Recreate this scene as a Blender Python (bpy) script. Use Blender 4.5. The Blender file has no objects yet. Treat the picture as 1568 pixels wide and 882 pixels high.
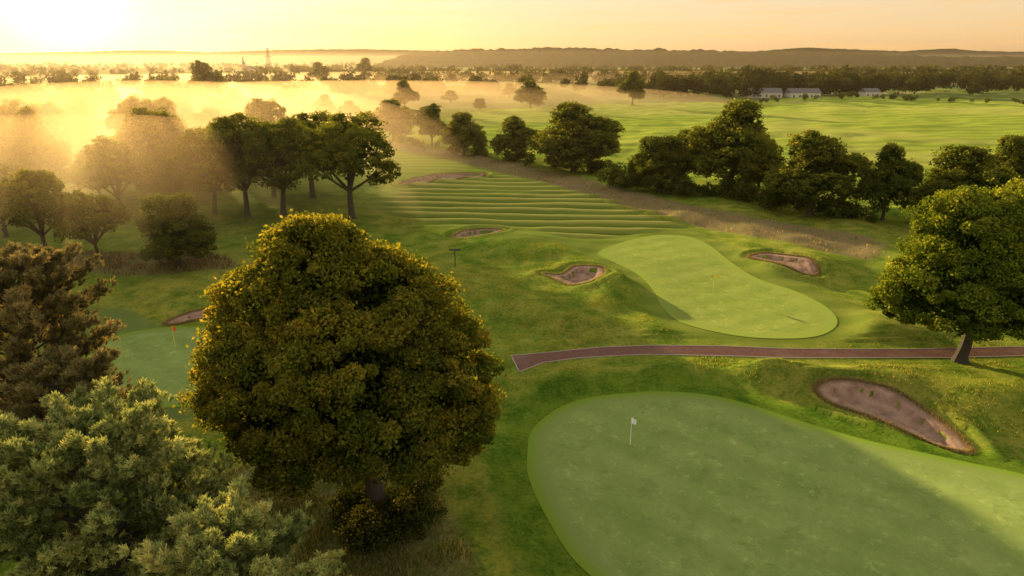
import bpy, math, bmesh
import numpy as np
from mathutils import Vector
from mathutils.geometry import delaunay_2d_cdt

# ------------------------------------------------------------------ basics
H=26.0; F=1045.0; P=math.radians(18.47)      # drone height (m), lens constant, tilt
sp,cp=math.sin(P),math.cos(P)
def G(u,v):            # image pixel -> plan position on the ground (m)
    x=(u-784)/F; y=(v-441)/F
    t=H/(sp+y*cp)
    return (x*t, t*(cp-y*sp))
def GP(l): return np.array([G(*q) for q in l])
def T(u,vb,vt,w):      # image pixels -> x, y, tree height, tree width (m)
    X,Y=G(u,vb); y=(vt-441)/F
    z=H+Y*(-sp-y*cp)/(cp-y*sp)
    d=Y*cp+(H-z*.5)*sp
    return X,Y,z,w*d/F
rng=np.random.default_rng(7)
SC=bpy.context.scene
COL=SC.collection
SUN_AZ=math.radians(-31.3); SUN_EL=math.radians(8.3)
def sdir(el): return Vector((math.sin(SUN_AZ)*math.cos(el),math.cos(SUN_AZ)*math.cos(el),math.sin(el)))
S=sdir(SUN_EL)

def link(name,data,parent=None,loc=(0,0,0)):
    o=bpy.data.objects.new(name,data); COL.objects.link(o); o.location=loc
    if parent: o.parent=parent
    return o
def quadmesh(name,verts,quads,mats,mi=None,smooth=False,attrs=None):
    me=bpy.data.meshes.new(name)
    verts=np.asarray(verts,dtype=np.float32); quads=np.asarray(quads,dtype=np.int32)
    me.vertices.add(len(verts)); me.vertices.foreach_set("co",verts.ravel())
    k=quads.shape[1]
    me.loops.add(quads.size); me.loops.foreach_set("vertex_index",quads.ravel())
    me.polygons.add(len(quads)); me.polygons.foreach_set("loop_start",np.arange(len(quads),dtype=np.int32)*k)
    me.update(calc_edges=True)
    for m in mats: me.materials.append(m)
    if mi is not None: me.polygons.foreach_set("material_index",np.asarray(mi,dtype=np.int32))
    me.polygons.foreach_set("use_smooth",np.full(len(quads),smooth))
    if attrs:
        for n,(dom,val) in attrs.items():
            a=me.attributes.new(n,'FLOAT',dom); a.data.foreach_set('value',np.asarray(val,dtype=np.float32))
    me.validate(); me.update()
    return me
def sm(x): x=np.clip(x,0,1); return x*x*(3-2*x)
def _h(ix,iy,s):
    v=np.sin(ix*127.1+iy*311.7+s*74.7)*43758.5453
    return v-np.floor(v)
def vn(x,y,s):
    ix=np.floor(x); iy=np.floor(y); fx=sm(x-ix); fy=sm(y-iy)
    a=_h(ix,iy,s);b=_h(ix+1,iy,s);c=_h(ix,iy+1,s);d=_h(ix+1,iy+1,s)
    return (a*(1-fx)+b*fx)*(1-fy)+(c*(1-fx)+d*fx)*fy
def smooth_poly(p,n=10):
    p=np.asarray(p); N=len(p); out=[]
    for i in range(N):
        a,b,c,d=p[i-1],p[i],p[(i+1)%N],p[(i+2)%N]
        for k in range(n):
            t=k/n
            out.append(.5*((2*b)+(-a+c)*t+(2*a-5*b+4*c-d)*t*t+(-a+3*b-3*c+d)*t**3))
    return np.array(out)
def sdf(poly,x,y,reach=30.0):
    x=np.asarray(x,float);y=np.asarray(y,float)
    out=np.full(x.shape,reach)
    lo=poly.min(0)-reach; hi=poly.max(0)+reach
    m=(x>lo[0])&(x<hi[0])&(y>lo[1])&(y<hi[1])
    px=x[m];py=y[m]
    if px.size==0: return out
    d=np.full(px.shape,1e9); ins=np.zeros(px.shape,bool)
    N=len(poly)
    for i in range(N):
        ax,ay=poly[i]; bx,by=poly[(i+1)%N]
        ex,ey=bx-ax,by-ay
        t=np.clip(((px-ax)*ex+(py-ay)*ey)/(ex*ex+ey*ey+1e-12),0,1)
        d=np.minimum(d,(px-ax-t*ex)**2+(py-ay-t*ey)**2)
        if ay!=by:
            c=((ay>py)!=(by>py))&(px<(bx-ax)*(py-ay)/(by-ay)+ax)
            ins^=c
    d=np.sqrt(d); d[ins]*=-1
    out[m]=np.minimum(d,reach)
    return out

# ------------------------------------------------------------------ plan
green1=smooth_poly([(1.1,41.8),(1.3,44.0),(2.3,46.2),(4.0,48.3),(6.4,49.8),(9.5,50.5),(12.2,50.8),(15.3,50.4),(17.7,49.4),(19.8,47.8),(21.9,45.9),(24.2,44.1),(26.4,42.7),(28.9,41.4),(31.3,40.2),(33.8,38.9),(37.3,36.2),(38.3,32.2),(34.0,27.4),(24.4,24.2),(12.3,23.9),(6.8,26.1),(4.2,29.5),(3.1,31.4),(2.2,34.0),(1.4,36.9),(1.0,39.4)],5)
green2=smooth_poly(GP([(915,388),(950,372),(1000,361),(1050,362),(1085,375),(1120,402),(1160,427),(1215,445),(1262,468),(1282,490),(1270,508),(1230,518),(1150,517),(1080,505),(1035,490),(1012,468),(1000,445),(975,420),(940,402)]),5)
green3=smooth_poly(GP([(130,540),(160,520),(220,505),(300,500),(360,508),(400,540),(400,590),(340,615),(240,625),(160,610),(130,575)]),5)
fair=smooth_poly(GP([(560,315),(600,290),(610,262),(590,236),(640,238),(760,262),(860,288),(1000,335),(1060,350),(1140,390),(1240,440),(1330,480),(1330,510),(1230,528),(1130,528),(1030,505),(985,460),(960,430),(900,395),(860,378),(770,372),(680,350),(620,332)]),3)
fair3=smooth_poly(GP([(60,480),(120,465),(200,470),(250,500),(430,530),(430,610),(200,650),(60,640),(40,560)]),3)
ridge=smooth_poly(GP([(560,335),(590,298),(660,268),(780,268),(950,298),(1070,342),(1040,356),(900,370),(780,362),(640,352)]),3)
strip=smooth_poly(GP([(590,217),(700,235),(850,264),(1000,300),(1150,335),(1330,366),(1330,395),(1150,362),(1000,324),(850,284),(700,248),(595,227)]),3)
field=GP([(700,180),(760,168),(1000,158),(1160,155),(1300,149),(1900,162),(1900,300),(1400,280),(1200,285),(1000,262),(900,242),(740,215)])
lrough=smooth_poly(GP([(-80,385),(150,388),(330,395),(350,413),(200,420),(-80,418)]),3)
bank=smooth_poly(GP([(300,735),(420,700),(520,690),(640,715),(690,790),(735,882),(780,1000),(100,1000),(150,800)]),3)
bunk=[(GP([(695,362),(712,355),(740,352),(770,354),(762,361),(735,365),(705,367)]),.6),
 (GP([(833,420),(860,420),(878,412),(905,411),(925,415),(922,432),(905,440),(875,440),(855,431)]),.6),
 (GP([(1146,396),(1170,392),(1205,398),(1235,405),(1252,416),(1235,421),(1205,414),(1170,404)]),.45),
 (GP([(1250,598),(1270,590),(1310,590),(1360,600),(1410,622),(1455,650),(1485,680),(1470,687),(1440,680),(1400,660),(1340,638),(1280,617)]),.5),
 (GP([(255,495),(275,485),(305,478),(345,475),(345,486),(300,491),(270,497)]),.4),
 (GP([(612,283),(640,273),(690,267),(740,265),(738,271),(690,276),(650,281)]),.5)]
bunk=[(smooth_poly(p,6),d) for p,d in bunk]
ptop=GP([(783,545),(850,539),(920,532),(1000,529),(1100,530),(1200,534),(1300,535),(1400,535),(1568,531),(1700,527)])
pbot=GP([(795,570),(830,556),(880,549),(940,545),(1000,543),(1100,545),(1200,548),(1300,548),(1450,548),(1568,545),(1700,541)])
path=np.vstack([ptop,pbot[::-1]])
mounds=[(1170,568,1.3,1.9),(1050,578,1.0,2.3),(952,440,1.0,2.1),(925,452,.6,2.5),(800,372,1.0,4),(720,378,.6,3),(830,478,.7,2.0),(880,497,.7,1.9),(960,400,.4,3),
 (780,500,-.5,3.5),(740,640,-.6,3),(860,590,.8,2.6),(1400,590,.8,2.3),(1260,400,.7,3),(1180,412,.5,3),(1345,500,.8,2.6),(1120,590,-.5,2.2),(1000,562,.45,1.7),(1520,620,.8,2.6),(700,440,.6,4),(640,600,.3,3),(750,560,.6,2.5),(770,430,.6,3),(1240,575,.5,1.8),(1330,575,.5,2),(920,500,.5,1.6),(950,510,-.3,1.6)]
mounds=[(*G(u,v),a,s) for u,v,a,s in mounds]

def hgt(x,y,sand=False,full=False):
    x=np.asarray(x,float);y=np.asarray(y,float)
    s1=sdf(green1,x,y);s2=sdf(green2,x,y);s3=sdf(green3,x,y);spth=sdf(path,x,y,8)
    sg=np.minimum(np.minimum(s1,s2),s3)
    w=sm(np.minimum(sg-.3,spth-.3)/3.2)
    und=(vn(x/24,y/24,1)-.5)*1.0+(vn(x/8,y/8,2)-.5)*1.0+(vn(x/3.1,y/3.1,3)-.5)*.36
    far=sm((y-300)/300); und=und*(1+far*2)
    sf=sdf(fair,x,y)
    und*= .35+.65*sm((sf+1)/5)
    # greens roll gently as a whole
    z=w*und+(1-w)*(vn(x/13+3,y/13,71)-.5)*.7*sm((-sg+.2)/5)
    for mx,my,a,s in mounds:
        z=z+w*a*np.exp(-((x-mx)**2+(y-my)**2)/(2*s*s))
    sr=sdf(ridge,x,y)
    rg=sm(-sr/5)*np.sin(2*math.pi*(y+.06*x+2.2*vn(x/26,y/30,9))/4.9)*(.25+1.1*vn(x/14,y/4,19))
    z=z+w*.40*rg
    for p,dp in bunk:
        s=sdf(p,x,y,8)
        z=z-dp*sm(-s/1.5)+w*.32*np.exp(-((s-1.0)/.9)**2)*(s<6)
        if not sand: z=z-.42*sm(-s/.4)
    z=z-.5*sm((.4-sdf(bank,x,y)/1)/6)
    if full: return z,s1,s2,s3,sf,spth,rg*w
    return z
def hp(x,y): return float(hgt(np.array([x]),np.array([y]))[0])

# ------------------------------------------------------------------ node helper
def newmat(name):
    m=bpy.data.materials.new(name); m.use_nodes=True; m.node_tree.nodes.clear(); return m
class NT:
    def __init__(s,m): s.t=m.node_tree; s.out=s.n('ShaderNodeOutputMaterial')
    def n(s,ty,**k):
        n=s.t.nodes.new(ty)
        for a,b in k.items(): setattr(n,a,b)
        return n
    def l(s,a,b): s.t.links.new(a,b)
    def put(s,v,sock):
        if isinstance(v,bpy.types.NodeSocket): s.l(v,sock)
        else: sock.default_value=v
    def attr(s,name): 
        n=s.n('ShaderNodeAttribute'); n.attribute_name=name; return n.outputs['Fac']
    def math(s,op,a,b=0.0,c=None,clamp=False):
        n=s.n('ShaderNodeMath',operation=op); n.use_clamp=clamp
        s.put(a,n.inputs[0]); s.put(b,n.inputs[1])
        if c is not None: s.put(c,n.inputs[2])
        return n.outputs[0]
    def ss(s,v,lo,hi,a=0.0,b=1.0):
        n=s.n('ShaderNodeMapRange',interpolation_type='SMOOTHSTEP')
        s.put(v,n.inputs[0])
        if lo>hi: lo,hi,a,b=hi,lo,b,a
        n.inputs[1].default_value=lo;n.inputs[2].default_value=hi;n.inputs[3].default_value=a;n.inputs[4].default_value=b
        return n.outputs[0]
    def noise(s,scale,detail=3,vec=None,rough=.55):
        n=s.n('ShaderNodeTexNoise'); n.inputs['Scale'].default_value=scale;n.inputs['Detail'].default_value=detail;n.inputs['Roughness'].default_value=rough
        if vec is not None: s.l(vec,n.inputs['Vector'])
        return n.outputs['Fac']
    def mix(s,f,a,b):
        n=s.n('ShaderNodeMix',data_type='RGBA')
        s.put(f,n.inputs[0])
        for v,k in((a,6),(b,7)):
            if isinstance(v,tuple) and len(v)==3: v=(*v,1)
            s.put(v,n.inputs[k])
        return n.outputs[2]
    def ramp(s,f,stops):
        n=s.n('ShaderNodeValToRGB'); e=n.color_ramp.elements
        while len(e)<len(stops): e.new(.5)
        for i,(p,c) in enumerate(stops): e[i].position=p; e[i].color=(*c,1)
        s.put(f,n.inputs[0]); return n.outputs[0]
    def stripes(s,pos,ang,per,w=.15):
        sx=s.n('ShaderNodeSeparateXYZ'); s.l(pos,sx.inputs[0])
        v=s.math('ADD',s.math('MULTIPLY',sx.outputs[0],math.cos(ang)*2*math.pi/per),s.math('MULTIPLY',sx.outputs[1],math.sin(ang)*2*math.pi/per))
        return s.ss(s.math('SINE',v),-w,w)
    def grass_bsdf(s,col,height,dist,lean=.3):
        b=s.n('ShaderNodeBump'); b.inputs['Strength'].default_value=1; b.inputs['Distance'].default_value=dist
        s.put(height,b.inputs['Height'])
        # upright blades catch low light: mean blade normal leans to the horizontal
        a=s.n('ShaderNodeVectorMath',operation='ADD'); s.l(b.outputs[0],a.inputs[0]); a.inputs[1].default_value=(S.x*lean,S.y*lean,0)
        nn=s.n('ShaderNodeVectorMath',operation='NORMALIZE'); s.l(a.outputs[0],nn.inputs[0])
        d=s.n('ShaderNodeBsdfDiffuse'); s.put(col,d.inputs[0]); s.l(nn.outputs[0],d.inputs['Normal'])
        s.l(d.outputs[0],s.out.inputs[0]); return d
    def pos(s): return s.n('ShaderNodeNewGeometry').outputs['Position']
def simple(name,col,rough=.8,var=.25,scale=3,metal=0):
    m=newmat(name);t=NT(m)
    f=t.noise(scale,4)
    c=t.mix(f,tuple(x*(1-var) for x in col),tuple(min(1,x*(1+var)) for x in col))
    p=t.n('ShaderNodeBsdfPrincipled'); t.l(c,p.inputs['Base Color']); p.inputs['Roughness'].default_value=rough; p.inputs['Metallic'].default_value=metal
    t.l(p.outputs[0],t.out.inputs[0]); return m

# ------------------------------------------------------------------ ground
xs=np.arange(-60,60,.36)
g=[60.0]; st=.4
while g[-1]<9000: g.append(g[-1]+st); st=min(st*1.03,400) if g[-1]<300 else st*1.06
g=np.array(g); xs=np.concatenate([-(g[::-1]),xs,g])
xs=np.unique(xs)
ys=[np.linspace(-400,18,30),np.arange(19,75,.32),np.arange(75,175,.5)]
g2=[175.5]; st=.6
while g2[-1]<14000: g2.append(g2[-1]+st); st*=1.035
ys=np.concatenate(ys+[np.array(g2)])
XX,YY=np.meshgrid(xs,ys); X=XX.ravel();Y=YY.ravel()
Z,s1,s2,s3,sf,spth,rgd=hgt(X,Y,full=True)
nx,ny=len(xs),len(ys)
idx=np.arange(nx*ny).reshape(ny,nx)
q=np.stack([idx[:-1,:-1],idx[:-1,1:],idx[1:,1:],idx[1:,:-1]],-1).reshape(-1,4)

mg=newmat("meadow_and_mown_grass"); t=NT(mg); pos=t.pos()
n_big=t.noise(.045,4,pos); n_mid=t.noise(.35,5,pos,.65); n_f=t.noise(3.5,5,pos,.7); n_ff=t.noise(14,3,pos,.7)
wob=t.math('MULTIPLY',t.math('SUBTRACT',n_mid,.5),1.2)
def sd(name): return t.math('ADD',t.attr(name),wob)
mixn=t.math('ADD',t.math('MULTIPLY',n_mid,.55),t.math('MULTIPLY',n_f,.45))
rough=t.ramp(mixn,[(.36,(.075,.14,.014)),(.47,(.155,.235,.026)),(.56,(.26,.305,.04)),(.66,(.43,.39,.075))])
rough=t.mix(t.ss(n_big,.42,.62),rough,t.mix(t.ss(mixn,.38,.6),(.12,.185,.02),(.37,.35,.06)))
sx=t.n('ShaderNodeSeparateXYZ'); t.l(pos,sx.inputs[0])
fwa=t.mix(mixn,(.19,.245,.04),(.30,.33,.06))
fw=t.mix(t.math('MULTIPLY',t.stripes(pos,1.51,5.2,.7),.55),fwa,(.14,.20,.03))
# ridge and furrow: sunlight on crests painted in yellow, furrow shade in dark green
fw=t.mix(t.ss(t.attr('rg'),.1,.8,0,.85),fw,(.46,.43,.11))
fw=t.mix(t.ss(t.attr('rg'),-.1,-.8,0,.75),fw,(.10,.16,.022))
col=t.mix(t.ss(sd('sf'),1.8,-1.8),rough,fw)
col=t.mix(t.ss(sd('sf3'),.6,-.6),col,t.mix(mixn,(.14,.205,.045),(.22,.265,.075)))
# mown apron round the home green, mound shading painted in as darker green
ap=t.mix(t.ss(mixn,.35,.62),(.06,.135,.011),(.19,.28,.028))
col=t.mix(t.ss(t.math('ADD',t.attr('s1'),wob),3.8,2.0),col,ap)
# field
fl=t.mix(t.math('MULTIPLY',t.stripes(pos,1.72,11,.9),.6),t.mix(n_big,(.26,.32,.045),(.36,.40,.06)),(.17,.24,.035))
fl=t.mix(t.ss(t.noise(.012,3,pos),.5,.6,0,.5),fl,(.41,.39,.10))
col=t.mix(t.ss(sd('sfield'),1,-1),col,fl)
st_c=t.mix(mixn,(.16,.13,.05),(.36,.27,.14))
col=t.mix(t.math('MULTIPLY',t.ss(sd('sstrip'),1.2,-1.2),t.ss(n_mid,.3,.5,.45,1)),col,st_c)
col=t.mix(t.math('MULTIPLY',t.ss(sd('slr'),1.2,-1.2),.8),col,(.28,.22,.10))
bk=t.ramp(t.math('ADD',t.math('MULTIPLY',n_f,.5),t.math('MULTIPLY',n_mid,.5)),[(.36,(.09,.13,.025)),(.5,(.22,.23,.06)),(.64,(.45,.37,.18))])
col=t.mix(t.ss(sd('sbank'),.8,-.8),col,bk)
# distant farmland patchwork
vo=t.n('ShaderNodeTexVoronoi'); vo.inputs['Scale'].default_value=.0045; t.l(pos,vo.inputs['Vector'])
sep=t.n('ShaderNodeSeparateColor'); t.l(vo.outputs['Color'],sep.inputs[0])
pc=t.ramp(sep.outputs[0],[(0,(.08,.12,.03)),(.3,(.16,.19,.05)),(.55,(.22,.19,.09)),(.8,(.12,.15,.04)),(1,(.26,.23,.12))])
col=t.mix(t.math('MULTIPLY',t.ss(sx.outputs[1],330,430),t.ss(t.attr('sfield'),0,12)),col,pc)
fine=t.math('ADD',t.math('MULTIPLY',n_f,.7),t.math('MULTIPLY',n_ff,.5))
t.grass_bsdf(col,fine,.4)
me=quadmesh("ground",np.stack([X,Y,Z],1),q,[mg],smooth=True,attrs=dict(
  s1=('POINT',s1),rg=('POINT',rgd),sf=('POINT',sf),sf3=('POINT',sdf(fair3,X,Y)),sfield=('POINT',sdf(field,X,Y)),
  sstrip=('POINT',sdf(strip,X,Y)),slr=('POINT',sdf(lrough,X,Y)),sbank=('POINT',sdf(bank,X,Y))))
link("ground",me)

def patch(name,poly,step,mat,dz,sand=False):
    lo,hi=poly.min(0),poly.max(0)
    gx,gy=np.meshgrid(np.arange(lo[0],hi[0],step),np.arange(lo[1],hi[1],step))
    gx=gx.ravel()+rng.uniform(-.05,.05,gx.size)*step;gy=gy.ravel()
    k=sdf(poly,gx,gy)<-step*.4
    pts=np.vstack([poly,np.stack([gx[k],gy[k]],1)])
    n=len(poly)
    v,e,f,_,_,_=delaunay_2d_cdt([Vector(p) for p in pts],[(i,(i+1)%n) for i in range(n)],[],1,1e-5)
    v=np.array([(p[0],p[1]) for p in v])
    z=hgt(v[:,0],v[:,1],sand=sand)+dz
    s=sdf(poly,v[:,0],v[:,1])
    m=quadmesh(name,np.stack([v[:,0],v[:,1],z],1),np.array([list(a) for a in f if len(a)==3]),[mat],smooth=True,attrs=dict(sd=('POINT',s)))
    return link(name,m)
# putting surface
def green_mat(name,c1,c2,edge,ck=.8,ang=.9):
    m=newmat(name); t=NT(m); pos=t.pos()
    a=t.noise(.22,4,pos,.6);b=t.noise(2.2,6,pos,.75);c=t.noise(12,3,pos)
    f=t.math('ADD',t.math('MULTIPLY',a,.6),t.math('MULTIPLY',b,.4))
    base=t.ramp(f,[(.38,c1),(.5,tuple((x+y)/2 for x,y in zip(c1,c2))),(.62,c2)])
    base=t.mix(t.ss(t.noise(.9,8,pos,.82),.53,.64,0,.6),base,tuple(x*1.4 for x in c2))
    base=t.mix(t.ss(t.noise(.5,8,pos,.8),.47,.38,0,.5),base,tuple(x*.75 for x in c1))
    base=t.mix(t.math('MULTIPLY',t.stripes(pos,ang,3.4,.9),.16),base,tuple(x*.6 for x in c1))
    wv=t.math('ADD',t.attr('sd'),t.math('MULTIPLY',a,.25))
    collar=t.mix(b,tuple(x*ck for x in c1),tuple(x*(ck+.15) for x in c2))
    base=t.mix(t.ss(wv,-1.6,-.9),base,collar)
    base=t.mix(t.ss(t.math('ADD',t.attr('sd'),t.math('MULTIPLY',b,1.1)),-.6,.6),base,edge)
    t.grass_bsdf(base,c,.02,.28); return m
gm1=green_mat("putting_green_turf",(.15,.205,.052),(.205,.255,.075),(.13,.20,.02))
gm2=green_mat("putting_green_turf_dewy",(.14,.185,.036),(.195,.225,.052),(.165,.215,.036),.92,2.1)
gA=patch("putting_green",green1,.7,gm1,.03); gB=patch("putting_green",green2,.9,gm2,.035); gC=patch("putting_green",green3,.9,gm1,.035)
# sand
ms=newmat("bunker_sand"); t=NT(ms); pos=t.pos()
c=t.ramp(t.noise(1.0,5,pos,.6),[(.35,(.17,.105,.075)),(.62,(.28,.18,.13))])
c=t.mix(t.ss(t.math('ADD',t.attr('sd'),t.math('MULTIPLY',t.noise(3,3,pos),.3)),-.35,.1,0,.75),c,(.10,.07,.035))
t.grass_bsdf(c,t.noise(4,4,pos),.06,.1)
bobjs=[patch("sand_bunker",p,.25,ms,.05,sand=True) for p,d in bunk]
# cart path
mp=newmat("red_asphalt"); t=NT(mp); pos=t.pos()
c=t.ramp(t.noise(2.5,6,pos,.75),[(.3,(.10,.052,.042)),(.7,(.165,.09,.07))])
c=t.mix(t.ss(t.noise(.3,3,pos),.5,.65,0,.4),c,(.19,.12,.09))
t.grass_bsdf(c,t.noise(30,2,pos),.02,0)
cart=patch("cart_path",path,.5,mp,.03)
me_=simple("path_edging",(.26,.21,.16))
def ribbon(line,w,z0,z1):
    V=[];Q=[]
    n=len(line)
    for i in range(n):
        a=line[max(i-1,0)];b=line[min(i+1,n-1)]
        d=(b-a)/np.linalg.norm(b-a); nn=np.array([-d[1],d[0]])
        h=hp(*line[i])
        l=line[i]-nn*w/2; r=line[i]+nn*w/2
        V+=[(l[0],l[1],h+z0),(l[0],l[1],h+z1),(r[0],r[1],h+z1),(r[0],r[1],h+z0)]
    for i in range(n-1):
        a=i*4;b=a+4
        Q+=[(a,b,b+1,a+1),(a+1,b+1,b+2,a+2),(a+2,b+2,b+3,a+3)]
    return V,Q
def dens(l,st=.6):
    o=[]
    for a,b in zip(l[:-1],l[1:]):
        k=max(1,int(np.linalg.norm(b-a)/st))
        o+=[a+(b-a)*i/k for i in range(k)]
    return np.array(o+[l[-1]])
for nm,l in(("edging_far",ptop),("edging_near",pbot),("edging_end",np.array([ptop[0],pbot[0]]))):
    V,Q=ribbon(dens(l),.10,-.1,.055); link(nm,quadmesh(nm,V,Q,[me_]),cart)

# ------------------------------------------------------------------ foliage
def unit(a): return a/(np.linalg.norm(a,axis=-1,keepdims=True)+1e-9)
def rdir(r,n): return unit(r.normal(size=(n,3)))
def leafquads(r,c,outw,size,aspect=.6,rand=.9):
    n=unit(outw*.7+rdir(r,len(c))*rand)
    tt=unit(np.cross(n,rdir(r,len(c)))); b=np.cross(n,tt)
    s=(size*r.uniform(.6,1.3,len(c)))[:,None]
    V=np.stack([c-tt*s*.5,c+b*s*.5*aspect,c+tt*s*.5,c-b*s*.5*aspect],1).reshape(-1,3)
    return V
def quadidx(n,off=0): return np.arange(n*4).reshape(-1,4)+off
def tube(pts,rad,sides=7):
    pts=np.array(pts,float);V=[];Q=[]
    for i,p in enumerate(pts):
        d=unit(pts[min(i+1,len(pts)-1)]-pts[max(i-1,0)])
        a=unit(np.cross(d,[0.3,.9,.1]));b=np.cross(d,a)
        for k in range(sides):
            th=2*math.pi*k/sides
            V.append(p+(a*math.cos(th)+b*math.sin(th))*rad[i])
    for i in range(len(pts)-1):
        for k in range(sides):
            k2=(k+1)%sides
            Q.append((i*sides+k,i*sides+k2,(i+1)*sides+k2,(i+1)*sides+k))
    return np.array(V),np.array(Q)
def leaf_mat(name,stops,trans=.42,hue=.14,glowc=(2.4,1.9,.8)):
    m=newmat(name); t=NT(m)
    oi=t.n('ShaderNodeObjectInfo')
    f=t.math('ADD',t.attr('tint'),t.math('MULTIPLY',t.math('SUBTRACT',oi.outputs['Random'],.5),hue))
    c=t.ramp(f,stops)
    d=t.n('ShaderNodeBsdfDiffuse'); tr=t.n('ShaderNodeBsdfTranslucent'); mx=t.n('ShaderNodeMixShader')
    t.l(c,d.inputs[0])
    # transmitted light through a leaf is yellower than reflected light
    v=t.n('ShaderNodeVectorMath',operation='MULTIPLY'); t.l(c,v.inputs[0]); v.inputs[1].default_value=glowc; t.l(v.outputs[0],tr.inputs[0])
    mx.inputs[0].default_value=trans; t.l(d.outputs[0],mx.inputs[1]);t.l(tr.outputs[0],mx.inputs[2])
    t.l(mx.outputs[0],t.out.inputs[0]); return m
bark=simple("bark",(.055,.042,.03),.95,.5,6)
L_big=leaf_mat("maple_leaves",[(0,(.026,.036,.007)),(.35,(.07,.09,.014)),(.6,(.13,.14,.021)),(.85,(.21,.185,.028)),(1,(.30,.22,.033))],.46,.12,(2.8,2.05,.8))
L_oak=leaf_mat("oak_leaves",[(0,(.025,.042,.008)),(.4,(.07,.105,.014)),(.7,(.14,.175,.022)),(1,(.25,.26,.035))],.44,.12)
L_mid=leaf_mat("broadleaf_leaves",[(0,(.022,.037,.009)),(.4,(.062,.085,.016)),(.7,(.125,.14,.023)),(1,(.23,.21,.035))],.44)
L_far=leaf_mat("distant_leaves",[(0,(.012,.02,.006)),(.45,(.036,.045,.012)),(.75,(.075,.075,.018)),(1,(.13,.11,.03))],.3)
L_pin=leaf_mat("pine_needles",[(0,(.05,.068,.022)),(.35,(.16,.20,.065)),(.7,(.32,.36,.12)),(1,(.52,.49,.17))],.28,.14,(1.8,1.5,.9))
L_pinb=leaf_mat("brown_pine_needles",[(0,(.045,.048,.018)),(.4,(.13,.125,.05)),(.75,(.24,.21,.085)),(1,(.36,.28,.11))],.28,.14,(1.7,1.3,.8))

def crown(r,lobes,ncl,lpc,cr,leaf,inner=.22):
    lobes=np.array(lobes,float)  # x,y,z,r,squash
    C=lobes[:,:3];R=lobes[:,3];Sq=lobes[:,4]
    Pn=[];On=[];Tn=[]
    w=R**2/np.sum(R**2)
    li=r.choice(len(R),ncl*3,p=w); d=rdir(r,ncl*3); d[:,2]=np.where(d[:,2]<-.6,-d[:,2],d[:,2])
    sc=r.uniform(.80,1.03,ncl*3)
    cen=C[li]+d*(R[li]*sc)[:,None]*np.stack([np.ones(len(li)),np.ones(len(li)),Sq[li]],1)
    dd=(cen[:,None,:]-C[None])/np.stack([R,R,R*Sq],1)[None]
    dist=np.linalg.norm(dd,axis=2); dist[np.arange(len(li)),li]=9
    ok=(dist.min(1)>.82)
    cen=cen[ok][:ncl]; d=d[ok][:ncl]
    n=len(cen)
    crs=cr*r.uniform(.45,1.4,n); ct=r.normal(.43,.12,n)
    k=lpc
    dl=rdir(r,n*k); rr=r.uniform(.25,1,n*k)**.5
    rr=rr*np.where(r.random(n*k)<.08,1.35,1)
    ci=np.repeat(np.arange(n),k)
    p=cen[ci]+dl*(rr*crs[ci])[:,None]*np.array([1,1,.72])
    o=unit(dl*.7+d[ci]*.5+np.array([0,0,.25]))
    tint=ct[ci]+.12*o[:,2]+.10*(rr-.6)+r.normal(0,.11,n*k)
    Pn.append(p);On.append(o);Tn.append(tint)
    m=int(n*k*inner)
    li=r.choice(len(R),m,p=R**3/np.sum(R**3)); d2=rdir(r,m)
    p=C[li]+d2*(R[li]*r.uniform(.3,.85,m))[:,None]*np.stack([np.ones(m),np.ones(m),Sq[li]],1)
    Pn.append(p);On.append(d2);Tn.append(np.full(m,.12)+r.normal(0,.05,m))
    Pn=np.vstack(Pn);On=np.vstack(On);Tn=np.concatenate(Tn)
    sz=np.full(len(Pn),leaf); sz[-m:]*=1.6
    V=leafquads(r,Pn,On,sz)
    return V,Tn
def limbs(r,lobes,base,fork,r0,twigs=2):
    Vs=[];Qs=[];off=0
    def add(V,Q):
        nonlocal off
        Vs.append(V);Qs.append(Q+off);off+=len(V)
    b=np.array(base,float);f=np.array(fork,float)
    add(*tube([b+[0,0,-.4],b+[0,0,.05],b+[0,0,.5],b*.5+f*.5+[.1*r0,0,0],f],[r0*1.9,r0*1.5,r0*1.12,r0*.95,r0*.8],10))
    for L in lobes:
        c=np.array(L[:3],float)
        mid=f*.5+c*.5+r.normal(0,.25,3)*r0*2
        add(*tube([f-[0,0,.2],mid,c,c+unit(c-f)*L[3]*.5],[r0*.6,r0*.36,r0*.2,r0*.06],6))
        for k in range(twigs):
            dd=rdir(r,1)[0]; dd[2]=abs(dd[2])*.6
            e=c+dd*L[3]*.8
            add(*tube([mid,(mid+e)/2+r.normal(0,.2,3),e],[r0*.22,r0*.13,r0*.04],5))
    return np.vstack(Vs),np.vstack(Qs)
def tree_mesh(name,seed,lobes,base,fork,r0,ncl,lpc,cr,leaf,mat,inner=.22,twigs=2):
    r=np.random.default_rng(seed)
    V1,T1=crown(r,lobes,ncl,lpc,cr,leaf,inner)
    V2,Q2=limbs(r,lobes,base,fork,r0,twigs)
    n1=len(V1)//4
    V=np.vstack([V1,V2]);Q=np.vstack([quadidx(n1),Q2+len(V1)])
    mi=np.concatenate([np.zeros(n1),np.ones(len(Q2))])
    return quadmesh(name,V,Q,[mat,bark],mi,attrs=dict(tint=('FACE',np.concatenate([T1,np.zeros(len(Q2))]))))

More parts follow.
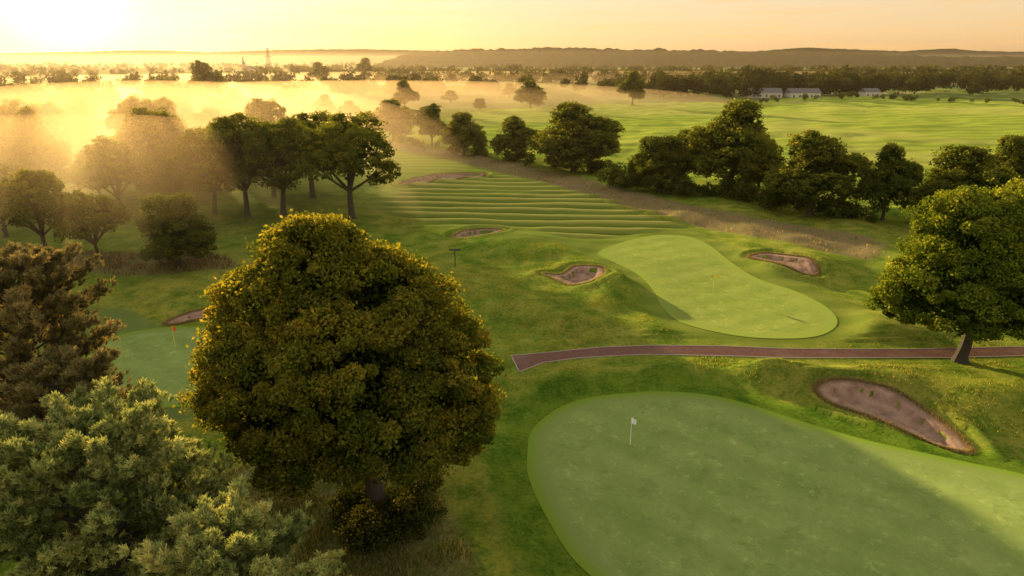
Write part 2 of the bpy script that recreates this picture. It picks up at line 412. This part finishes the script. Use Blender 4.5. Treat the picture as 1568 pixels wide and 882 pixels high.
# big central tree
bx,by=-8.9,34.0
lob=[(0,0,10.2,5.6,1.0),(-1.0,.3,14.4,4.0,1.0),(-3.9,-1.2,10.8,3.7,1.0),(-4.1,1,8.4,3.5,.8),(4.0,0,10.0,3.9,1.0),(4.4,-.5,8.1,3.4,.8),(2.0,-2.4,8.5,3.7,.85),(-1.8,-2.4,8.6,3.7,.85),(0,4,9,4.2,1),(2.6,.8,12.8,3.6,1),(-3.8,.5,13.0,3.5,1),(0,-2.8,11.8,3.7,1),(-1.4,.2,16.7,2.6,.95),(1.2,0,15.1,2.6,.95)]
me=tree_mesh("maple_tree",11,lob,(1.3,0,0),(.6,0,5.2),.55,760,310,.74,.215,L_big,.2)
link("maple_tree",me,loc=(bx,by,hp(bx,by)))
# undergrowth at its foot
def bush_mesh(name,seed,rad,h,mat,leaf,n=60,lpc=80):
    r=np.random.default_rng(seed)
    L=[(r.uniform(-.6,.6)*rad,r.uniform(-.6,.6)*rad,h*r.uniform(.3,.6),h*.45,.9) for _ in range(6)]
    return tree_mesh(name,seed,L,(0,0,0),(0,0,h*.25),.08,n,lpc,h*.2,leaf,mat,.2,1)
for (x_,y_,rad,h) in((-7.6,32.9,1.5,2.7),(-6.2,34.2,1.6,2.8),(-9.5,34.6,1.7,2.4),(-8.6,33.4,1.0,1.6)):
    link("holly_bush",bush_mesh("holly_bush",int(rad*100+h*7),rad,h,L_far,.16),loc=(x_,y_,hp(x_,y_)))
# right oak
ox,oy=G(1470,553)
lob=[(0,0,9,4.8,1),(-4.2,-.5,7.6,3.7,.9),(-5.6,.5,5.6,2.6,.8),(-3,-3,6,3.2,.8),(4,0,8.5,4.3,.95),(1.5,-3.5,7.5,3.8,.9),(-2.2,.8,12.2,3.5,.95),(2.8,1,12.5,3.9,.9),(6.5,-.5,7,3.4,.9),(0,4,9,4,.9),(7,2,11,3.2,.9),(2,-3,4.8,2.2,.6)]
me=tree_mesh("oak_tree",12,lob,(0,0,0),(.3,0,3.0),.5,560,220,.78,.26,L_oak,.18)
link("oak_tree",me,loc=(ox,oy,hp(ox,oy)))

# medium prototypes (16 m high, 15 m wide)
def rlobes(r,z0,z1,wr,n):
    L=[(0,0,(z0+z1)/2,min(wr*.66,(z1-z0)*.46),.95)]
    for i in range(n):
        a=2*math.pi*(i/n)+r.uniform(-.4,.4); k=r.uniform(.45,.66)*wr; z=z0+(z1-z0)*r.uniform(.2,.62); q=r.uniform(.32,.48)*wr
        L.append((k*math.cos(a),k*math.sin(a),max(z,z0+q*.75),q,r.uniform(.75,1)))
    for i in range(3):
        a=r.uniform(0,6.28);k=r.uniform(.05,.35)*wr; q=r.uniform(.28,.44)*wr
        L.append((k*math.cos(a),k*math.sin(a),z1-q*r.uniform(.85,1.15),q,.95))
    return L
low=[];hi=[]
for i in range(5):
    r=np.random.default_rng(100+i); L=rlobes(r,.8,15.5,7.4,8)
    low.append(tree_mesh("broadleaf_low_%d"%i,200+i,L,(0,0,0),(0,0,3),.42,380,56,.86,.40,L_mid,.3,1))
for i in range(4):
    r=np.random.default_rng(300+i); L=rlobes(r,4.4,15.6,7.4,7)
    hi.append(tree_mesh("broadleaf_high_%d"%i,400+i,L,(0,0,0),(r.uniform(-.6,.6),0,4.4),.40,250,54,.85,.42,L_mid,.12,3))
def inst(name,proto,spec,parent=None,k=1.08):
    x,y,h,w=T(*spec)
    o=link(name,proto,parent,(x,y,hp(x,y)))
    w=w/15*k
    o.scale=(w,w,h/15.8); o.rotation_euler=(0,0,rng.uniform(0,6.28)); return o
right=[(790,248,183,82),(878,262,155,130),(905,262,185,75),(1008,292,205,95),(1115,300,153,145),(1240,332,207,140),(1350,342,225,85),(1465,348,227,150),(1545,305,205,90),(710,240,172,75),(662,225,162,48),(603,216,152,72),(1045,285,200,75),(1160,295,215,80)]
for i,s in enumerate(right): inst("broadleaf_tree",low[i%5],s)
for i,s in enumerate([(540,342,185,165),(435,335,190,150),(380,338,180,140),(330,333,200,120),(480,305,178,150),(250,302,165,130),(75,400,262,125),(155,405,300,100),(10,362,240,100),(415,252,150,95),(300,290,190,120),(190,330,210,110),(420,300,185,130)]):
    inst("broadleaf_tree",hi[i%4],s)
inst("broadleaf_tree",low[3],(275,410,298,115))
for i,s in enumerate([(318,162,95,52),(812,166,122,46),(968,163,112,40),(497,178,147,35),(535,183,155,35),(620,168,122,40),(490,128,95,30),(560,122,88,30),(735,170,152,22),(600,150,125,25),(650,185,162,30),(350,200,165,40),(440,160,132,32),(560,200,172,40),(390,175,148,30),(690,160,140,28),(780,150,128,24)]): inst("field_tree",low[i%5],s)
wood=bpy.data.objects.new("woodland",None); COL.objects.link(wood)
for i in range(74):
    u=rng.uniform(-200,380); vb=rng.uniform(190,318); 
    if u>290 and vb>260: continue
    x,y=G(u,vb); h=rng.uniform(10,17); w=rng.uniform(10,15)
    o=link("woodland_tree",(hi if i%3 else low)[i%4],wood,(x,y,hp(x,y))); o.scale=(w/15,w/15,h/15.8); o.rotation_euler=(0,0,rng.uniform(0,6.28))

# distant tree belts: one mesh each
def forest(name,trees,nl,seed,mat):
    r=np.random.default_rng(seed); tr=np.array(trees)  # x,y,z,h,w
    n=len(tr); nlobe=6
    lc=np.stack([r.normal(0,.22,(n,nlobe)),r.normal(0,.22,(n,nlobe)),r.uniform(.3,.8,(n,nlobe))],-1)
    lr=r.uniform(.2,.34,(n,nlobe))
    ti=np.repeat(np.arange(n),nl); lo=r.integers(0,nlobe,n*nl)
    d=rdir(r,n*nl); rad=lr[ti,lo]*r.uniform(.5,1.05,n*nl)
    p=lc[ti,lo]+d*rad[:,None]; p[:,2]=np.clip(p[:,2],.02,1)
    sc=np.stack([tr[ti,4],tr[ti,4],tr[ti,3]],1)
    p=p*sc+tr[ti,:3]
    V=leafquads(r,p,d,tr[ti,4]*(.10 if nl>300 else .17),.8)
    tint=r.normal(.4,.12,n)[ti]+.1*d[:,2]+r.normal(0,.06,n*nl)
    return link(name,quadmesh(name,V,quadidx(n*nl),[mat],attrs=dict(tint=('FACE',tint))))
def row(u0,v0,u1,v1,n,h0,h1,jy=.03):
    o=[]
    for i in range(n):
        k=rng.uniform(0,1); x,y=G(u0+(u1-u0)*k,v0+(v1-v0)*k); y*=1+rng.normal(0,jy)
        h=rng.uniform(h0,h1)*(1.25 if rng.random()<.12 else 1); o.append((x,y,0,h,h*rng.uniform(.8,1.25)))
    return o
near=row(1000,150,1620,140,80,10,18,.03)+row(940,146,1200,142,28,10,18,.03)+row(560,146,960,140,40,8,15)+row(0,158,560,148,40,9,15)+row(-200,190,330,170,60,10,16,.08)
forest("tree_belt",near,700,5,L_far)
forest("hedge_row",row(1320,152,1600,162,15,3,4.5,.01)+row(1160,158,1330,150,12,3,5,.01)
  +row(930,286,1100,306,26,2,4.5,.012)+row(1100,306,1340,346,30,2.5,5,.012)+row(600,218,760,246,22,2,4,.012)+row(760,246,940,270,26,2,4.5,.012),500,6,L_mid)
fr=row(-150,134,560,130,80,9,16)+row(560,128,1100,126,130,10,16)+row(1100,132,1750,130,140,10,18)+row(1000,122,1800,120,200,11,18)+row(400,118,1000,117,110,11,17)+row(-200,118,1800,116,260,9,15,.05)+row(-200,109,1800,109,320,10,16,.06)+row(-300,103,1900,103,480,12,19,.08)
forest("distant_woodland",fr,140,8,L_far)

# hills
def hill(name,y0,dy,prof,mat,bump,step):
    us=np.array([p[0] for p in prof]);hs=np.array([p[1] for p in prof])
    xx=np.arange(us[0],us[-1],step); yy=np.linspace(-1,1,26)
    XX,YY=np.meshgrid(xx,yy); hh=np.interp(XX,us,hs)
    Z=hh*np.clip(np.cos(YY*math.pi/2),0,1)**.7+bump*(vn(XX/18,YY*dy/18,4)+vn(XX/50,YY*dy/50,5)-1)*np.clip(hh/20,0,1)-2
    V=np.stack([XX.ravel(),(y0+YY*dy).ravel(),Z.ravel()],1)
    n,m=len(xx),len(yy); id=np.arange(n*m).reshape(m,n)
    Q=np.stack([id[:-1,:-1],id[:-1,1:],id[1:,1:],id[1:,:-1]],-1).reshape(-1,4)
    return link(name,quadmesh(name,V,Q,[mat],smooth=False))
mh=newmat("wooded_hillside"); t=NT(mh); c=t.ramp(t.noise(.02,6,t.pos(),.7),[(.3,(.012,.02,.01)),(.7,(.04,.046,.018))]); t.grass_bsdf(c,t.noise(.05,4,t.pos()),8,.0)
hill("wooded_hill",3000,420,[(-560,0),(-510,20),(-440,46),(-330,58),(-100,66),(100,74),(300,72),(550,66),(800,64),(1000,54),(1400,48),(1900,38),(2600,30),(4200,20)],mh,12,9)
hill("far_hill",6500,700,[(-6500,60),(-5200,70),(-4200,90),(-3300,110),(-2700,92),(-2100,112),(-1300,120),(-700,105),(500,90),(2200,100),(2600,132),(2900,122),(3500,100),(3900,124),(4100,104),(6500,70)],mh,8,25)

# ------------------------------------------------------------------ grass tufts
def blades(name,pts,h,w,cols,seed):
    r=np.random.default_rng(seed); n=len(pts)
    z=hgt(pts[:,0],pts[:,1],sand=True)
    b=np.stack([pts[:,0],pts[:,1],z-.03],1)
    a=r.uniform(0,6.28,n); s=np.stack([np.cos(a),np.sin(a),0*a],1)*w
    hh=h*r.uniform(.5,1.4,n); ln=rdir(r,n)*.45; ln[:,2]=1
    top=b+ln*hh[:,None]
    V=np.stack([b-s,b+s,top+s*.15,top-s*.15],1).reshape(-1,3)
    return quadmesh(name,V,quadidx(n),[cols],attrs=dict(tint=('FACE',r.uniform(0,1,n))))
def scatter(poly,n,seed,clump=True):
    r=np.random.default_rng(seed); lo,hi_=poly.min(0),poly.max(0)
    p=r.uniform(lo,hi_,(n,2)); k=sdf(poly,p[:,0],p[:,1])<0
    if clump: k&=vn(p[:,0]/1.3,p[:,1]/1.3,33)>r.uniform(.2,.75,n)
    return p[k]
gc=(1.6,1.3,.8)
M_straw=leaf_mat("dry_grass_blades",[(0,(.06,.07,.02)),(.4,(.18,.15,.055)),(1,(.38,.28,.14))],.4,.14,gc)
M_gr=leaf_mat("green_grass_blades",[(0,(.08,.12,.02)),(.5,(.20,.21,.055)),(1,(.44,.37,.16))],.4,.14,gc)
link("rough_grass",blades("rough_grass",scatter(bank,130000,1),.26,.028,M_gr,2))
link("long_dry_grass",blades("long_dry_grass",scatter(strip,45000,3),.4,.06,M_straw,4))
link("long_dry_grass",blades("long_dry_grass",scatter(lrough,20000,5),.45,.07,M_straw,6))
# tussocks of semi-rough over the knolls between the greens
r=np.random.default_rng(44); zone=GP([(690,400),(880,370),(1000,470),(1120,520),(1420,520),(1700,500),(1700,690),(1400,640),(1120,580),(900,585),(720,640),(640,560)])
p=r.uniform(zone.min(0),zone.max(0),(320000,2)); s1_=sdf(green1,p[:,0],p[:,1]);s2_=sdf(green2,p[:,0],p[:,1]);s4_=sdf(path,p[:,0],p[:,1])
k=(sdf(zone,p[:,0],p[:,1])<0)&(s1_>3.2)&(s2_>1)&(s4_>.25)&(sdf(fair,p[:,0],p[:,1])>.5)&(vn(p[:,0]/1.7,p[:,1]/1.7,51)*.6+vn(p[:,0]/.5,p[:,1]/.5,52)*.4>r.uniform(.45,.8,len(p)))
for b_,d_ in bunk: k&=sdf(b_,p[:,0],p[:,1],8)>.1
M_semi=leaf_mat("semi_rough_blades",[(0,(.09,.14,.018)),(.5,(.20,.24,.035)),(1,(.42,.37,.08))],.4,.14,gc)
link("semi_rough_grass",blades("semi_rough_grass",p[k],.13,.035,M_semi,7))
for (p,d),o in zip(bunk,bobjs):
    r=np.random.default_rng(9); n=int(240*np.linalg.norm(np.diff(p,axis=0),axis=1).sum())
    i=r.integers(0,len(p),n); k=r.random((n,1)); q_=p[i]*(1-k)+p[(i+1)%len(p)]*k
    q_=q_+(q_-p.mean(0))/np.linalg.norm(q_-p.mean(0),axis=1,keepdims=True)*np.abs(r.normal(0,.22,(n,1)))
    l=link("grass_lip",blades("grass_lip",q_,.22,.022,M_straw if d!=.6 else M_gr,3),o)

# ------------------------------------------------------------------ pines near
def tufts(r,c,outw,n,ln,wd):
    k=len(c); ci=np.repeat(np.arange(k),n)
    axis=unit(outw+np.array([0,0,.55])+rdir(r,k)*.5)
    d=unit(axis[ci]*1.1+rdir(r,k*n)*.95)
    s=unit(np.cross(d,rdir(r,k*n)))*wd*.5
    b=c[ci]+axis[ci]*(r.uniform(-.5,.5,k*n)*ln)[:,None]; e=b+d*(ln*r.uniform(.6,1.15,k*n))[:,None]
    return np.stack([b-s,b+s,e+s*.45,e-s*.45],1).reshape(-1,3),ci
def pine(name,seed,x,y,h,rad,z0,mat,nb=70,tpb=42,nn=34,ln=.22,lean=(0,0)):
    r=np.random.default_rng(seed)
    Vs=[];Qs=[];off=0
    def add(V,Q):
        nonlocal off
        Vs.append(V);Qs.append(Q+off);off+=len(V)
    add(*tube([(0,0,-.4),(.1,0,h*.3),(lean[0]*.5,lean[1]*.5,h*.65),(lean[0],lean[1],h*.96)],[.42,.33,.2,.04],9))
    C=[];O=[];B=[]
    for i in range(nb):
        k=(i+.5)/nb; z=z0+(h-z0)*k; a=i*2.4+r.uniform(-.3,.3)
        rr=rad*(1-k**2.6)**.55*r.uniform(.66,1.14)+.3
        s=np.array([lean[0]*z/h,lean[1]*z/h,z-rr*.12]); d=np.array([math.cos(a),math.sin(a),.3+.6*k])
        e=s+d*rr
        add(*tube([s,(s+e)/2+[0,0,-.15],e],[.09,.05,.015],5))
        m=max(8,int(tpb*(.35+rr/rad)))
        tt=r.uniform(.3,1.05,m)**.7; sprd=.15+.22*rr*.5
        c=s+(e-s)*tt[:,None]+rdir(r,m)*np.array([1,1,.6])*(sprd*r.uniform(.3,1.2,m))[:,None]
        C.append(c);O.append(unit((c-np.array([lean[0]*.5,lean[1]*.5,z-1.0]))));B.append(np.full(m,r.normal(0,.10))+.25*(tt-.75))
    C=np.vstack(C);O=np.vstack(O);B=np.concatenate(B)
    V1,ci=tufts(r,C,O,nn,ln,.045)
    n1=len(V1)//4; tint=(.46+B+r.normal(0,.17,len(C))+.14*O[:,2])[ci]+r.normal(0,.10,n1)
    V2=np.vstack(Vs);Q2=np.vstack(Qs)
    me=quadmesh(name,np.vstack([V1,V2]),np.vstack([quadidx(n1),Q2+len(V1)]),[mat,bark],np.concatenate([np.zeros(n1),np.ones(len(Q2))]),attrs=dict(tint=('FACE',np.concatenate([tint,np.zeros(len(Q2))]))))
    return link(name,me,loc=(x,y,hp(x,y)))
pine("pine_tree",21,-16.8,23.5,12.5,4.7,3,L_pin,105,88,36,.23)
pine("pine_tree",22,-10.4,20.2,10.5,3.4,3,L_pin,80,64,36,.23)
pine("pine_tree",23,-29.6,38.0,14.7,4.8,3,L_pinb,100,80,28,.28)
pine("pine_tree",24,-22.8,31.0,11.4,2.8,3,L_pinb,60,52,28,.27)

# ------------------------------------------------------------------ flags, sign
def join_parts(name,parts,loc):
    e=bpy.data.objects.new(name,None); COL.objects.link(e); e.location=loc
    for nm,me in parts: link(nm,me,e)
    return e
white=simple("white_paint",(.8,.8,.76),.5,.05)
dark=simple("dark_metal",(.03,.03,.03),.5,.2)
def flag(u,v,colr,pc):
    x,y=G(u,v); z=hp(x,y)+.02
    V,Q=tube([(0,0,-.1),(0,0,1.0),(0,0,2.2)],[.026,.022,.018],8)
    pole=quadmesh("pole",V,Q,[pc],smooth=True)
    nx_,nz=10,7; V=[]
    for j in range(nz):
        for i in range(nx_):
            s=i/(nx_-1);tz=j/(nz-1)
            V.append((.015+.34*s,.06*math.sin(s*7+tz)*s,2.17-.46*tz-.20*s*(1-tz*.3)))
    Q=[(j*nx_+i,j*nx_+i+1,(j+1)*nx_+i+1,(j+1)*nx_+i) for j in range(nz-1) for i in range(nx_-1)]
    cloth=quadmesh("flag_cloth",V,Q,[colr],smooth=True)
    V,Q=tube([(0,0,-.02),(0,0,.018)],[.075,.075],14)
    cup=quadmesh("cup_rim",V,Q,[white])
    join_parts("golf_flag",[("pole",pole),("flag_cloth",cloth),("cup_rim",cup)],(x,y,z))
ypole=simple("yellow_paint",(.7,.6,.1),.5,.05)
flag(965,677,simple("white_cloth",(.8,.8,.78),.8,.05),white); flag(1092,443,simple("yellow_cloth",(.85,.62,.02),.8,.1),ypole); flag(269,534,simple("orange_cloth",(.75,.12,.04),.8,.1),ypole)
x,y=G(697,408)
def box(a,b):
    V=[(x_,y_,z_) for x_ in(a[0],b[0]) for y_ in(a[1],b[1]) for z_ in(a[2],b[2])]
    return np.array(V,float),np.array([(0,1,3,2),(4,6,7,5),(0,4,5,1),(2,3,7,6),(0,2,6,4),(1,5,7,3)])
def merge(l):
    V=[];Q=[];o=0
    for v,q_ in l: V.append(v);Q.append(q_+o);o+=len(v)
    return np.vstack(V),np.vstack(Q)
V,Q=tube([(0,0,-.2),(0,0,1.2),(0,0,2.35)],[.07,.065,.06],8); post=quadmesh("post",V,Q,[dark])
V,Q=box((-.75,-.04,2.2),(.75,.03,2.42)); arm=quadmesh("crossboard",V,Q,[dark])
join_parts("signpost",[("post",post),("crossboard",arm)],(x,y,hp(x,y)))
# pylon
px,py=-508,1500; seg=[]
def lv(z): return 4.2*(1-z/42)+.5
zs=[0,9,17,24,30,35,40]
for a,b in zip(zs[:-1],zs[1:]):
    for sx_ in(-1,1):
        for sy_ in(-1,1):
            seg.append(tube([(sx_*lv(a),sy_*lv(a),a),(sx_*lv(b),sy_*lv(b),b)],[.45,.45],4))
        seg.append(tube([(-sx_*lv(a),-lv(a),a),(sx_*lv(b),-lv(b),b)],[.28,.28],4))
        seg.append(tube([(-sx_*lv(a),lv(a),a),(sx_*lv(b),lv(b),b)],[.28,.28],4))
for z,w in((26,8),(32,6.5),(38,5)):
    for s_ in(-1,1):
        seg.append(tube([(0,0,z),(s_*w,0,z)],[.5,.2],4)); seg.append(tube([(0,0,z+2.2),(s_*w,0,z)],[.3,.15],4)); seg.append(tube([(s_*w,0,z),(s_*w,0,z-1.8)],[.14,.14],4))
V,Q=merge(seg); link("electricity_pylon",quadmesh("electricity_pylon",V,Q,[dark]),loc=(px,py,0)).scale=(1,1,1.25)
# church and farm
stone=simple("stone",(.25,.22,.18)); roofm=simple("roof_slate",(.09,.08,.08)); wallm=simple("white_render",(.5,.47,.42),.8,.08)
def gable(w,l,h,rh):
    v,q1=box((-w/2,-l/2,0),(w/2,l/2,h))
    R=np.array([(-w/2-.4,-l/2-.4,h+.05),(w/2+.4,-l/2-.4,h+.05),(w/2+.4,0,h+rh),(-w/2-.4,0,h+rh),(w/2+.4,l/2+.4,h+.05),(-w/2-.4,l/2+.4,h+.05)],float)
    return (v,q1),R
def building(name,loc,w,l,h,rh,rot):
    e=bpy.data.objects.new(name,None); COL.objects.link(e); e.location=loc; e.rotation_euler=(0,0,rot)
    (v,q1),R=gable(w,l,h,rh)
    m1=stone if name=="church" else wallm
    link("walls",quadmesh("walls",v,q1,[m1]),e)
    me=bpy.data.meshes.new("roof"); me.from_pydata([tuple(a) for a in R],[],[(0,1,2,3),(3,2,4,5),(0,3,5),(1,4,2)]); me.materials.append(roofm); link("roof",me,e)
    ws=[]
    n=max(2,int(w/4))
    for i in range(n):
        cx=-w/2+(i+.5)*w/n
        ws.append(box((cx-.6,-l/2-.06,1.1),(cx+.6,-l/2-.01,2.5)))
    V,Q=merge(ws); link("windows",quadmesh("windows",V,Q,[dark]),e)
    V,Q=box((-.6+w*.2,-l/2-.09,0),(.6+w*.2,-l/2-.07,2.2)); link("door",quadmesh("door",V,Q,[dark]),e)
    return e
building("farmhouse",(207,505,0),22,10,4,3,.1); building("barn",(180,512,0),26,14,4,3,-.1); building("farmhouse",(262,520,0),12,8,4,2.5,.2)
ch=building("church",(-545,1500,0),24,11,8,6,.2)
V,Q=merge([box((-17.6,-3.5,0),(-12.2,3.5,18))]); link("tower",quadmesh("tower",V,Q,[stone]),ch)
V,Q=tube([(-15,0,18),(-15,0,35)],[3.6,.1],8); link("spire",quadmesh("spire",V,Q,[roofm]),ch)

# ------------------------------------------------------------------ mist (real volumes)
def vol(name,dens,colr,g,alb=.65):
    m=newmat(name); t=NT(m); v=t.n('ShaderNodeVolumeScatter'); v.inputs['Color'].default_value=(*colr,1); v.inputs['Density'].default_value=dens*alb; v.inputs['Anisotropy'].default_value=g
    a=t.n('ShaderNodeVolumeAbsorption'); a.inputs['Color'].default_value=(.0,.0,.0,1); a.inputs['Density'].default_value=dens*(1-alb)
    ad=t.n('ShaderNodeAddShader'); t.l(v.outputs[0],ad.inputs[0]); t.l(a.outputs[0],ad.inputs[1])
    t.l(ad.outputs[0],t.out.inputs['Volume']); return m
def ell(name,c,r_,dens,colr=(1,.66,.33),alb=.55):
    bm=bmesh.new(); bmesh.ops.create_icosphere(bm,subdivisions=4,radius=1)
    for v in bm.verts: v.co=Vector((v.co.x*r_[0],v.co.y*r_[1],v.co.z*r_[2]))
    me=bpy.data.meshes.new(name); bm.to_mesh(me); bm.free(); me.materials.append(vol(name,dens,colr,.6,alb)); link(name,me,loc=c)
V,Q=box((-9000,60,-6),(9000,9000,55)); link("haze",quadmesh("haze",V,Q,[vol("haze",.00012,(1,.74,.48),.6,.5)]))
ell("mist_bank",(-100,180,0),(90,115,21),.0058)
ell("mist_bank",(-90,430,0),(230,150,14),.0045)
ell("mist_bank",(-72,108,0),(58,48,18),.0060)
ell("mist_bank",(150,900,0),(900,200,13),.0032)

# ------------------------------------------------------------------ sky, sun, camera
w=bpy.data.worlds.new("World"); SC.world=w; w.use_nodes=True; nt=w.node_tree; nt.nodes.clear()
class WT(NT):
    def __init__(s,tr): s.t=tr; s.out=s.n('ShaderNodeOutputWorld')
t=WT(nt)
sky=t.n('ShaderNodeTexSky',sky_type='NISHITA'); sky.sun_disc=False; sky.sun_elevation=SUN_EL; sky.sun_rotation=SUN_AZ; sky.dust_density=.6; sky.air_density=1
b1=t.n('ShaderNodeBackground'); t.l(sky.outputs[0],b1.inputs[0]); b1.inputs[1].default_value=.05
tc=t.n('ShaderNodeTexCoord'); nv=t.n('ShaderNodeVectorMath',operation='NORMALIZE'); t.l(tc.outputs['Generated'],nv.inputs[0])
sx=t.n('ShaderNodeSeparateXYZ'); t.l(nv.outputs[0],sx.inputs[0])
mp_=t.n('ShaderNodeMapping'); t.l(nv.outputs[0],mp_.inputs[0]); mp_.inputs['Scale'].default_value=(3,3,44)
cl_=t.noise(1.8,6,mp_.outputs[0],.62)
zc=t.ramp(sx.outputs[2],[(0,(.70,.37,.17)),(.035,(.76,.47,.24)),(.10,(.77,.56,.34)),(.3,(.92,.80,.60)),(1,(.95,.90,.78))])  # second sky layer; overhead stops brightened as added fill light
zc=t.mix(t.math('MULTIPLY',t.ss(cl_,.44,.66),t.ss(sx.outputs[2],.3,.1,0,.75)),zc,(.85,.46,.18))
dt=t.n('ShaderNodeVectorMath',operation='DOT_PRODUCT'); t.l(nv.outputs[0],dt.inputs[0]); dt.inputs[1].default_value=sdir(math.radians(4.2))
dpos=t.math('MAXIMUM',dt.outputs['Value'],0)
def glow(p,k,c):
    v=t.math('MULTIPLY',t.math('POWER',dpos,p),k)
    n=t.n('ShaderNodeVectorMath',operation='SCALE'); n.inputs[0].default_value=c; t.l(v,n.inputs['Scale']); return n.outputs[0]
def add(a,b):
    n=t.n('ShaderNodeVectorMath',operation='ADD'); t.l(a,n.inputs[0]); t.l(b,n.inputs[1]); return n.outputs[0]
c=add(add(add(zc,glow(14,.05,(1,.5,.0))),glow(250,.12,(1,.7,.16))),glow(1100,2.4,(1,.8,.45)))
b2=t.n('ShaderNodeBackground'); t.l(c,b2.inputs[0]); b2.inputs[1].default_value=.95
ad=t.n('ShaderNodeAddShader'); t.l(b1.outputs[0],ad.inputs[0]); t.l(b2.outputs[0],ad.inputs[1]); t.l(ad.outputs[0],t.out.inputs[0])
sl=bpy.data.lights.new("sun",'SUN'); sl.energy=11; sl.angle=math.radians(.7); sl.color=(1,.77,.38)
so=link("sun",sl); so.rotation_euler=(-S).to_track_quat('-Z','Y').to_euler(); so.location=(0,0,60)
cd=bpy.data.cameras.new("camera"); cd.sensor_width=36; cd.lens=24; cd.clip_end=30000; cd.clip_start=.5
co=link("camera",cd,loc=(0,0,H)); co.rotation_euler=(math.pi/2-P,0,0); SC.camera=co
SC.view_settings.view_transform='Standard'; SC.view_settings.look='None'; SC.view_settings.exposure=0
